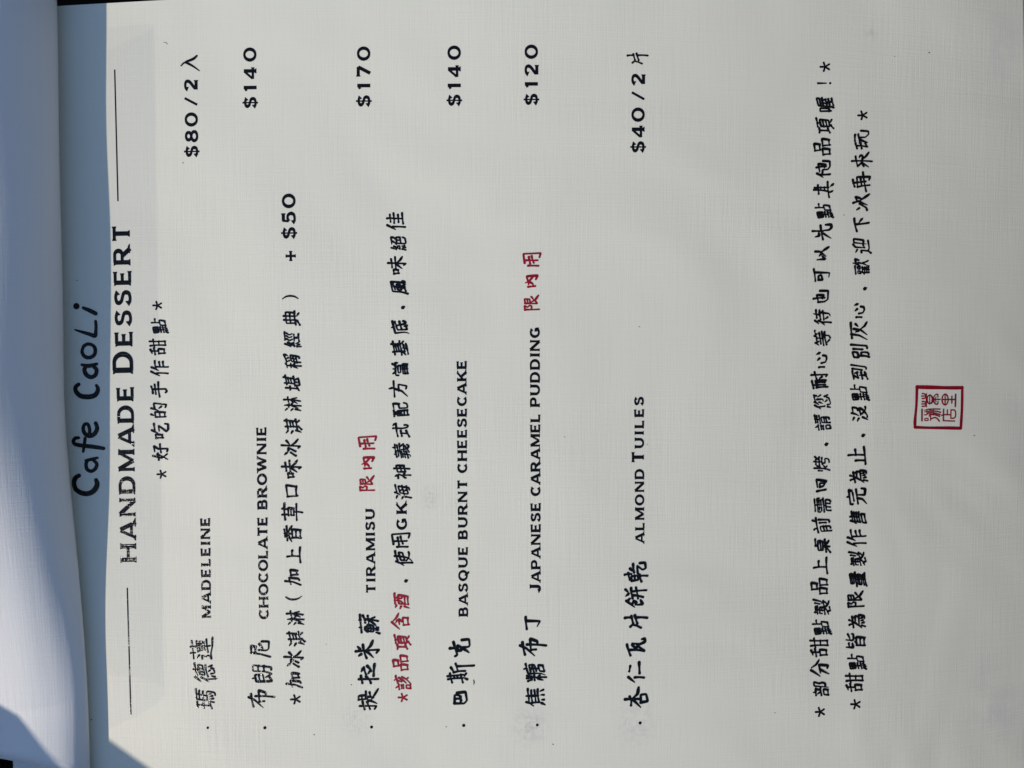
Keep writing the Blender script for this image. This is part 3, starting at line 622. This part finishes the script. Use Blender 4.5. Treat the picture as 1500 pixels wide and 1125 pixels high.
def u_of(x):
    return 750.0 + x / ((CAM_H - page_z(x)) * 0.5 * 36.0 / 28.0) * 750.0
def page_edge(x, side):
    u = u_of(x)
    if side: return px(u, max(-45.0, 8.6 - 8.6 * (u - 92) / 153.0)).y
    return px(u, 1131.0 - 6.0 * max(0.0, min(1.0, (u - 1440) / 40.0))).y
def sheet(name, zoff, thick, mat, nx=110, ny=40, grow=(0, 0, 0)):
    """One sheet of the stack: grow moves its far, free and near edges outwards."""
    V, F = [], []
    lo_ref, hi_ref = -0.107, 0.107
    for s in (0, 1):
        for i in range(nx + 1):
            for j in range(ny + 1):
                f = j / ny
                xr = PAGE_R + 0.0002 + grow[1] + 0.0115 * (1 - f)
                x = PAGE_L + (xr - PAGE_L) * i / nx
                lo, hi = page_edge(x, 0) - grow[2], page_edge(x, 1) + grow[0]
                V.append((x, lo + (hi - lo) * f, page_z(x) + zoff - s * thick))
    st = ny + 1
    B = (nx + 1) * st
    for i in range(nx):
        for j in range(ny):
            q = (i * st + j, (i + 1) * st + j, (i + 1) * st + j + 1, i * st + j + 1)
            F.append(q)
            F.append(tuple(B + k for k in q[::-1]))
    for i in range(nx):
        a, b = i * st, (i + 1) * st
        F.append((a, B + a, B + b, b))
        a, b = i * st + ny, (i + 1) * st + ny
        F.append((a, b, B + b, B + a))
    for j in range(ny):
        F.append((j, j + 1, B + j + 1, B + j))
        a = nx * st + j
        F.append((a, B + a, B + a + 1, a + 1))
    o = mesh_obj(name, V, F, mat)
    return child(o, menu)

page = sheet("dessert_page", 0.0, 0.00022, paper)
for k in range(4):
    sheet("under_page", -0.0009 * (k + 1), 0.00022, paper, grow=(-0.0003 * (k + 1), 0.0011 * (k + 1), -0.0002 * (k + 1)))

def back_cover():
    """Thick padded board under the sheets; its face follows their dome and its back lies on the table."""
    V, F, nx = [], [], 60
    for i in range(nx + 1):
        x = PAGE_L + 0.004 + (PAGE_R - 0.004 - PAGE_L) * i / nx
        lo, hi = page_edge(x, 0) + 0.004, min(0.118, page_edge(x, 1) - 0.004)
        V += [(x, lo, page_z(x) - 0.0042), (x, hi, page_z(x) - 0.0042), (x, hi, TABLE_Z), (x, lo, TABLE_Z)]
    for i in range(nx):
        a, b = 4 * i, 4 * i + 4
        for k in range(4): F.append((a + k, b + k, b + (k + 1) % 4, a + (k + 1) % 4))
    F += [(0, 1, 2, 3), tuple(4 * nx + k for k in (3, 2, 1, 0))]
    return child(mesh_obj("back_cover", V, F, wood), menu)
back_cover()
# ---- the sheet before it, folded back over the binding
TOPC = [(-141, .3), (-131, .5), (-124.5, 1.8), (-122.9, 4), (-124, 7.6), (-126.7, 11.1), (-131, 14.8), (-137, 18), (-150, 22), (-175, 22), (-200, 16), (-215, 8)]
BOTC = [(-141, .3), (-129, .4), (-120.5, .9), (-118.4, 2.3), (-119.5, 3.9), (-121.5, 5.4), (-125.5, 6.6), (-133, 7.2), (-150, 6.8), (-175, 7), (-200, 6), (-215, 4)]
TOPC = [(x, z - 3.1) for x, z in TOPC]
BOTC = [(x, z - 3.0) for x, z in BOTC]
def turned_sheet():
    NY, V, F = 90, [], []
    T, B = smooth(TOPC, 8), smooth(BOTC, 8)
    ns = len(T)
    cols = []
    for j in range(NY + 1):
        f = j / NY
        row = []
        for i in range(ns):
            zt = T[i][1]
            ylo = -110.5 + max(0, zt - 3) * 0.55
            y = ylo + (128 - ylo) * f
            w = max(0.0, min(1.0, (2 - y) / 98.0))
            w = w * w * (3 - 2 * w)
            x = T[i][0] * (1 - w) + B[i][0] * w
            z = T[i][1] * (1 - w) + B[i][1] * w
            z += 0.25 * math.sin(y * .09 + i * .12) * min(1, i / 30)
            row.append(Vector((x, y, z)) * 0.001)
        cols.append(row)
    th = 0.00022
    for s in (0, 1):
        for j in range(NY + 1):
            for i in range(ns):
                a = cols[j][max(0, i - 1)]; b = cols[j][min(ns - 1, i + 1)]
                d = (b - a).normalized()
                n = Vector((d.z, 0, -d.x))
                V.append(cols[j][i] - n * th * s)
    Bo = (NY + 1) * ns
    for j in range(NY):
        for i in range(ns - 1):
            q = (j * ns + i, j * ns + i + 1, (j + 1) * ns + i + 1, (j + 1) * ns + i)
            F.append(q[::-1]); F.append(tuple(Bo + k for k in q))
    for j in range(NY):
        for i in (0, ns - 1):
            a, b = j * ns + i, (j + 1) * ns + i
            F.append((a, b, Bo + b, Bo + a) if i else (a, Bo + a, Bo + b, b))
    for i in range(ns - 1):
        for j in (0, NY):
            a, b = j * ns + i, j * ns + i + 1
            F.append((a, b, Bo + b, Bo + a) if not j else (a, Bo + a, Bo + b, b))
    o = mesh_obj("turned_page", V, F, turned_paper, smooth=True)
    return child(o, menu)
turned = turned_sheet()

# ---- clear film out of view, added for the faint second shadow beside the heading
def shadow_film():
    C = smooth([(-143, -2.6), (-140, 3), (-136, 11), (-132.5, 18), (-133, 23), (-139, 27), (-152, 29), (-175, 27), (-200, 19), (-218, 8)], 8)
    NY, V, F = 60, [], []
    y0, y1, r = -112.0, 76.0, 26.0
    ns = len(C)
    for s in (0, 1):
        for j in range(NY + 1):
            for i in range(ns):
                q = max(0.0, i - 10) / (ns - 1 - 10)            # rounded far corner
                top = y1 - 22.0 * q ** 2 - (0 if i > 10 else 0)
                y = y0 + (top - y0) * j / NY
                a, b = C[max(0, i - 1)], C[min(ns - 1, i + 1)]
                d = Vector((b[0] - a[0], 0, b[1] - a[1])).normalized()
                V.append((Vector((C[i][0], y, C[i][1])) - Vector((d.z, 0, -d.x)) * 0.2 * s) * 0.001)
    Bo = (NY + 1) * ns
    for j in range(NY):
        for i in range(ns - 1):
            q = (j * ns + i, j * ns + i + 1, (j + 1) * ns + i + 1, (j + 1) * ns + i)
            F.append(q[::-1]); F.append(tuple(Bo + k for k in q))
        for i in (0, ns - 1):
            a, b = j * ns + i, (j + 1) * ns + i
            F.append((a, b, Bo + b, Bo + a) if i else (a, Bo + a, Bo + b, b))
    for i in range(ns - 1):
        for j in (0, NY):
            a, b = j * ns + i, j * ns + i + 1
            F.append((a, b, Bo + b, Bo + a) if not j else (a, Bo + a, Bo + b, b))
    N = Nodes("clear_film")
    tr = N.n("ShaderNodeBsdfTransparent", Color=(0.976, 0.977, 0.979, 1))
    gl = N.n("ShaderNodeBsdfGlossy", Roughness=0.08)
    ms = N.n("ShaderNodeMixShader", Fac=0.012)
    N.l(tr.outputs[0], ms.inputs[1]); N.l(gl.outputs[0], ms.inputs[2])
    N.l(ms.outputs[0], N.out.inputs['Surface'])
    return child(mesh_obj("shadow_film", V, F, N.m, smooth=True), menu)
shadow_film()

# ---- writing on the page
def put(ink, name, mat=None, label=None):
    o = ink.build(name, mat or black_ink, None, label)
    o.parent = page
    o.matrix_parent_inverse = Matrix.Translation(menu.location).inverted() @ Matrix.Identity(4)
    o.matrix_parent_inverse = Matrix.Identity(4)
    return o
# brush lettering above the heading
K = Ink()
def brush(pts, n=6):
    K.ribbon([(90 + x * .2759, 430 + y * .2759, w * .2759) for x, y, w in smooth(pts, n)])
brush([(94, 966, 22), (74, 980, 26), (67, 1008, 25), (78, 1040, 25), (112, 1060, 27), (150, 1060, 27), (178, 1040, 29), (190, 1012, 27), (184, 990, 22)])
brush([(140, 884, 18), (131, 904, 19), (136, 932, 20), (158, 943, 19), (180, 930, 20), (188, 905, 19), (172, 886, 18)])
brush([(128, 886, 13), (160, 880, 18), (192, 872, 14)])
brush([(92, 766, 16), (74, 768, 19), (64, 784, 20), (74, 800, 21), (110, 807, 22), (165, 813, 23), (224, 822, 19)])
brush([(116, 838, 15), (122, 800, 17), (126, 768, 17)])
brush([(148, 752, 18), (150, 722, 18), (140, 694, 18), (122, 696, 18), (116, 720, 20), (126, 744, 22), (152, 756, 24), (178, 742, 24), (190, 714, 22), (182, 688, 20)])
brush([(92, 482, 20), (76, 496, 22), (78, 520, 24), (104, 544, 26), (150, 548, 27), (182, 536, 26), (194, 508, 22), (186, 488, 16)])
brush([(134, 384, 20), (122, 404, 22), (134, 432, 24), (160, 444, 22), (182, 430, 22), (186, 404, 22), (170, 386, 20)])
brush([(108, 378, 14), (146, 384, 22), (188, 374, 16)])
brush([(116, 284, 17), (110, 310, 18), (124, 334, 20), (150, 340, 20), (174, 326, 20), (180, 298, 20), (168, 276, 18), (140, 268, 18), (118, 280, 18)])
brush([(72, 192, 8), (110, 204, 15), (150, 216, 20), (178, 224, 22), (183, 200, 18), (184, 172, 17), (182, 148, 16)])
brush([(116, 76, 16), (150, 90, 22), (182, 106, 22)])
K.disc(90 + 80 * .2759, 430 + 67 * .2759, 17 * .2759, 16)
put(K, "brush_lettering")

K = Ink()
latin(K, "HANDMADE", 200.0, 822, 194.8, 567, 23.5)
latin(K, "DESSERT", 194.6, 544.5, 189.8, 331.5, 24.5, first=29)
put(K, "heading")
for a, b in (((191.8, 1047), (186.4, 861)), ((172.8, 294.7), (168.0, 102))):
    K = Ink()
    n = 30
    K.ribbon([(a[0] + (b[0] - a[0]) * i / n, a[1] + (b[1] - a[1]) * i / n, 1.9) for i in range(n + 1)], caps=False)
    put(K, "divider_line")

# handwritten lines: (name, ink, text, anchors, size, boldness)
HAND = [
    ("tagline", 0, "*好吃的手作甜點*", [(0, 238, 695), (1, 236.9, 662.6), (8, 232, 447.4)], 25, 1.2),
    ("dish_name", 0, "瑪德蓮", [(0, 299, 1023.6), (1, 298.4, 986), (2, 298.2, 950.7)], 34, 0.98),
    ("dish_name", 0, "布朗尼", [(0, 383.4, 1024), (1, 382.7, 987), (2, 382.4, 950.7)], 34, 0.98),
    ("dish_name", 0, "提拉米蘇", [(0, 539.9, 1024), (3, 538.4, 915)], 34, 1.2),
    ("dish_name", 0, "巴斯克", [(0, 674.6, 1022), (2, 674, 949)], 33, 1.2),
    ("dish_name", 0, "焦糖布丁", [(0, 782, 1021.4), (3, 780.5, 912)], 33, 1.2),
    ("dish_name", 0, "杏仁瓦片餅乾", [(0, 932.6, 1021.4), (5, 931, 838)], 33, 1.2),
    ("dish_note", 0, "*加冰淇淋(加上香草口味冰淇淋堪稱經典)", [(0, 434, 1024), (1, 433, 995.4), (5, 431.3, 876.3), (12, 428.4, 655.8), (19, 425.5, 435)], 27, 1.2),
    ("alcohol_note", 1, "*該品項含酒", [(0, 590.9, 1022), (1, 589, 1000.7), (5, 587.3, 881)], 26, 1.2),
    ("dish_note", 0, ",使用  海神義式配方當基底,風味絕佳", [(0, 588, 850.4), (1, 588.4, 817.7), (2, 587.3, 791), (5, 588, 721), (13, 583.7, 479.8), (14, 583, 450), (15, 582.3, 421), (18, 582, 325)], 26.5, 1.2),
    ("eat_in_note", 1, "限內用", [(0, 539.3, 709.3), (1, 538.6, 679), (2, 538, 648.5)], 25, 1.2),
    ("eat_in_note", 1, "限內用", [(0, 779.8, 444.4), (1, 778.7, 412.7), (2, 779.4, 380)], 25, 1.2),
    ("footer_note", 0, "*部分甜點製品上桌前需回烤,請您耐心等待也可以先點其他品項喔!*", [(0, 1202, 1043), (1, 1201.5, 1009), (7, 1202.5, 829.5), (13, 1203, 650), (20, 1203.5, 434), (30, 1207.5, 122), (31, 1209, 98)], 27, 1.2),
    ("footer_note", 0, "*甜點皆為限量製作售完為止,沒點到別灰心,歡迎下次再來玩*", [(0, 1254, 1032), (1, 1253.5, 1000), (12, 1257, 667.5), (19, 1259, 454), (27, 1262.5, 203), (28, 1264.5, 169)], 27, 1.2),
]
for i, (name, red, text, anchors, size, bold) in enumerate(HAND):
    K = Ink()
    line(K, text, anchors, size, bold, 11 + i * 40)
    put(K, name, red_ink if red else None)

# printed names and prices: (name, [(text, u0, v0, u1, v1, height, first letter)])
PRINT = [
    ("english_name", [("MADELEINE", 309.2, 904.5, 307.0, 759, 13.4, None)]),
    ("english_name", [("CHOCOLATE", 393.4, 906, 391.2, 758, 13.9, None), ("BROWNIE", 391.1, 745, 389.6, 626, 13.9, None)]),
    ("english_name", [("TIRAMISU", 550, 868, 548.5, 746.5, 13.3, None)]),
    ("english_name", [("BASQUE", 685.3, 902, 684.6, 801.5, 13.4, None), ("BURNT", 684.5, 789, 683.9, 704, 13.4, None), ("CHEESECAKE", 683.8, 692, 682.8, 529, 13.6, None)]),
    ("english_name", [("JAPANESE", 791.8, 866.3, 791.2, 737, 13.7, 16), ("CARAMEL", 791.1, 725.7, 790.6, 607.5, 13.7, None), ("PUDDING", 790.5, 595, 790.1, 480, 13.9, None)]),
    ("english_name", [("ALMOND", 943.7, 795, 943, 687.6, 13.3, None), ("TUILES", 943, 677, 942.4, 582.5, 13.3, 17)]),
    ("latin_letters", [("GK", 596.0, 775, 595.6, 737, 15.2, None)]),
    ("price", [("$80", 290.4, 229, 289.4, 166, 18.8, None), ("/", 289.2, 154, 288.9, 143, 18.5, None), ("2", 288.8, 132, 288.5, 114, 18.8, None)]),
    ("price", [("$140", 376.0, 157.5, 375.2, 71, 18.8, None)]),
    ("price", [("+", 434.8, 381.5, 434.5, 364, 17.8, None), ("$50", 433.2, 348.7, 432.4, 285, 19.4, None)]),
    ("price", [("$170", 542.4, 155.3, 542, 69.5, 19, None)]),
    ("price", [("$140", 674.9, 154.3, 674.6, 68.2, 19, None)]),
    ("price", [("$120", 787.8, 153, 787.6, 66.8, 19, None)]),
    ("price", [("$40", 944.1, 222.6, 944, 159, 19, None), ("/", 944, 146, 944, 135, 18.6, None), ("2", 944, 124, 944, 106.5, 19, None)]),
]
for name, runs in PRINT:
    K = Ink()
    for text, u0, v0, u1, v1, cap, first in runs:
        latin(K, text, u0, v0, u1, v1, cap, first)
    if runs[0][0] == "$80": glyph(K, "入", 275.5, 92, 32, 0, 5, 1.0)
    if runs[0][0] == "$40": glyph(K, "片", 933.5, 87, 29, 0, 5, 1.0)
    put(K, name)

for u, v, r in ((304.3, 1066, 1.9), (388, 1066, 2.4), (544.2, 1065, 2.2), (679.2, 1062.6, 2.4), (787, 1062, 2.1), (937.6, 1059, 2.3)):
    K = Ink()
    K.disc(u, v, r, 14)
    put(K, "bullet_point")

# the red name seal, drawn by hand with a square frame
K = Ink()
def seal(pts, w=15, n=5):
    w *= 1.25
    q = [(x, y) for x, y in pts]
    if len(q) > 2: q = smooth(q, n)
    K.ribbon([(1320 + x * .0978, 540 + y * .0978, w * .0978) for x, y in q])
def frame(pts):
    K.ribbon([(1320 + x * .0978, 540 + y * .0978, w * .0978) for x, y, w in smooth(pts, 6)])
frame([(236, 268, 44), (232, 420, 40), (226, 560, 38), (214, 690, 38), (206, 790, 46), (206, 875, 42)])
frame([(236, 276, 54), (400, 280, 60), (620, 286, 50), (800, 288, 54), (912, 286, 50)])
frame([(914, 276, 36), (912, 450, 40), (908, 620, 38), (900, 760, 42), (892, 895, 40)])
frame([(206, 878, 46), (380, 886, 38), (560, 888, 42), (740, 890, 48), (890, 894, 46)])
for yc in (412, 530):                                   # upper left: two plant heads over a body
    seal([(305, yc), (372, yc)]); seal([(312, yc - 36), (345, yc - 34), (368, yc - 14)]); seal([(312, yc + 36), (345, yc + 36), (368, yc + 14)])
seal([(374, 380), (374, 572)])
seal(arc(425, 462, 38, 66, 0, 360, 20), 15, 1)
seal([(425, 410), (425, 515)], 11)
seal([(455, 415), (478, 470), (455, 520)]); seal([(548, 392), (520, 388), (492, 415), (482, 462), (492, 508), (520, 535), (548, 528)])
seal([(480, 462), (580, 462)]); seal([(545, 392), (548, 432)], 12); seal([(545, 528), (548, 492)], 12); seal([(520, 425), (505, 462), (520, 500)], 10)
seal([(308, 612), (308, 782)], 18)                      # lower left
seal([(352, 748), (400, 744), (402, 776), (354, 778), (352, 748)], 12, 1)
seal([(348, 624), (376, 618), (412, 606)], 12); seal([(350, 650), (400, 640)], 12); seal([(346, 692), (382, 690), (412, 650)], 13)
seal([(384, 612), (384, 690)], 11); seal([(418, 606), (418, 716)], 12); seal([(440, 612), (438, 776)], 13)
seal([(415, 610), (500, 606), (578, 608)]); seal([(440, 634), (520, 640), (590, 656)]); seal([(440, 660), (500, 668), (582, 690)])
seal([(438, 690), (500, 692), (575, 716)]); seal([(440, 758), (470, 742), (510, 735), (540, 752), (570, 790)]); seal([(478, 610), (480, 696)], 12)
seal(arc(655, 465, 46, 80, 0, 360, 24), 15, 1)          # upper right
seal([(655, 388), (655, 544)], 13); seal([(610, 465), (815, 465)]); seal([(756, 416), (756, 518)]); seal([(812, 388), (808, 568)], 18)
seal([(632, 610), (628, 780)]); seal([(604, 700), (632, 700)]); seal([(628, 780), (720, 784), (800, 786)])          # lower right
seal([(690, 618), (690, 694)]); seal([(645, 690), (742, 692)])
seal([(744, 618), (742, 744)], 14); seal([(742, 744), (790, 742), (812, 715), (812, 650), (794, 622), (744, 620)])
put(K, "name_seal", seal_ink)

# specks and a hair caught in the paper
for i, (u, v, r) in enumerate(((936.5, 478.3, 1.0), (460, 1076, 1.1), (477.6, 943, .8), (514.6, 1003, 1.1), (653.6, 1065, 1.1), (810, 1090, 1.2), (948, 650.5, .9), (268, 239, 1.2), (1361, 77, 1.3), (1310, 83, .8), (1236, 315, 1.0), (1427, 638, 1.1), (1135, 1044, .9), (827, 640, .8), (134, 1054, 1.2), (113, 411, 1.0))):
    K = Ink()
    rnd = random.Random(i)
    K.ribbon([(u - r * .5, v + rnd.uniform(-.4, .4), r * .8), (u + r * .5, v + rnd.uniform(-.6, .6), r * 1.15)])
    put(K, "paper_speck", speck_dirt)
for pts in ([(239.5, 62, .5), (243, 62.5, .8), (245.5, 65, .5)], [(693.5, 996, 1.2), (694.5, 999, 2.0), (693.8, 1003, .9)]):
    K = Ink()
    K.ribbon(smooth(pts, 4))
    put(K, "paper_speck", speck_dirt)

# ------------------------------------------------------------------ an unseen block, added to keep the sun off the near corner of the menu
P = [(-103, -218), (-202, -159.8), (-204.2, -156.8), (-213.4, -143.8), (-250, -120), (-275, -245)]
V = [Vector((x, y, z)) * 0.001 for z in (TABLE_Z * 1000, 60) for x, y in P]
n = len(P)
F = [tuple(range(n)), tuple(range(2 * n - 1, n - 1, -1))] + [(i, n + i, n + (i + 1) % n, (i + 1) % n) for i in range(n)]
dark = Nodes("dark_lacquer")
dark.b.inputs['Base Color'].default_value = (0.03, 0.006, 0.008, 1)
dark.b.inputs['Roughness'].default_value = 0.5
o = mesh_obj("sun_blocker", V, F, dark.m)
o['label'] = "unseen dark maroon block, added to shade the lower left corner of the menu"
o['category'] = "sun blocker"
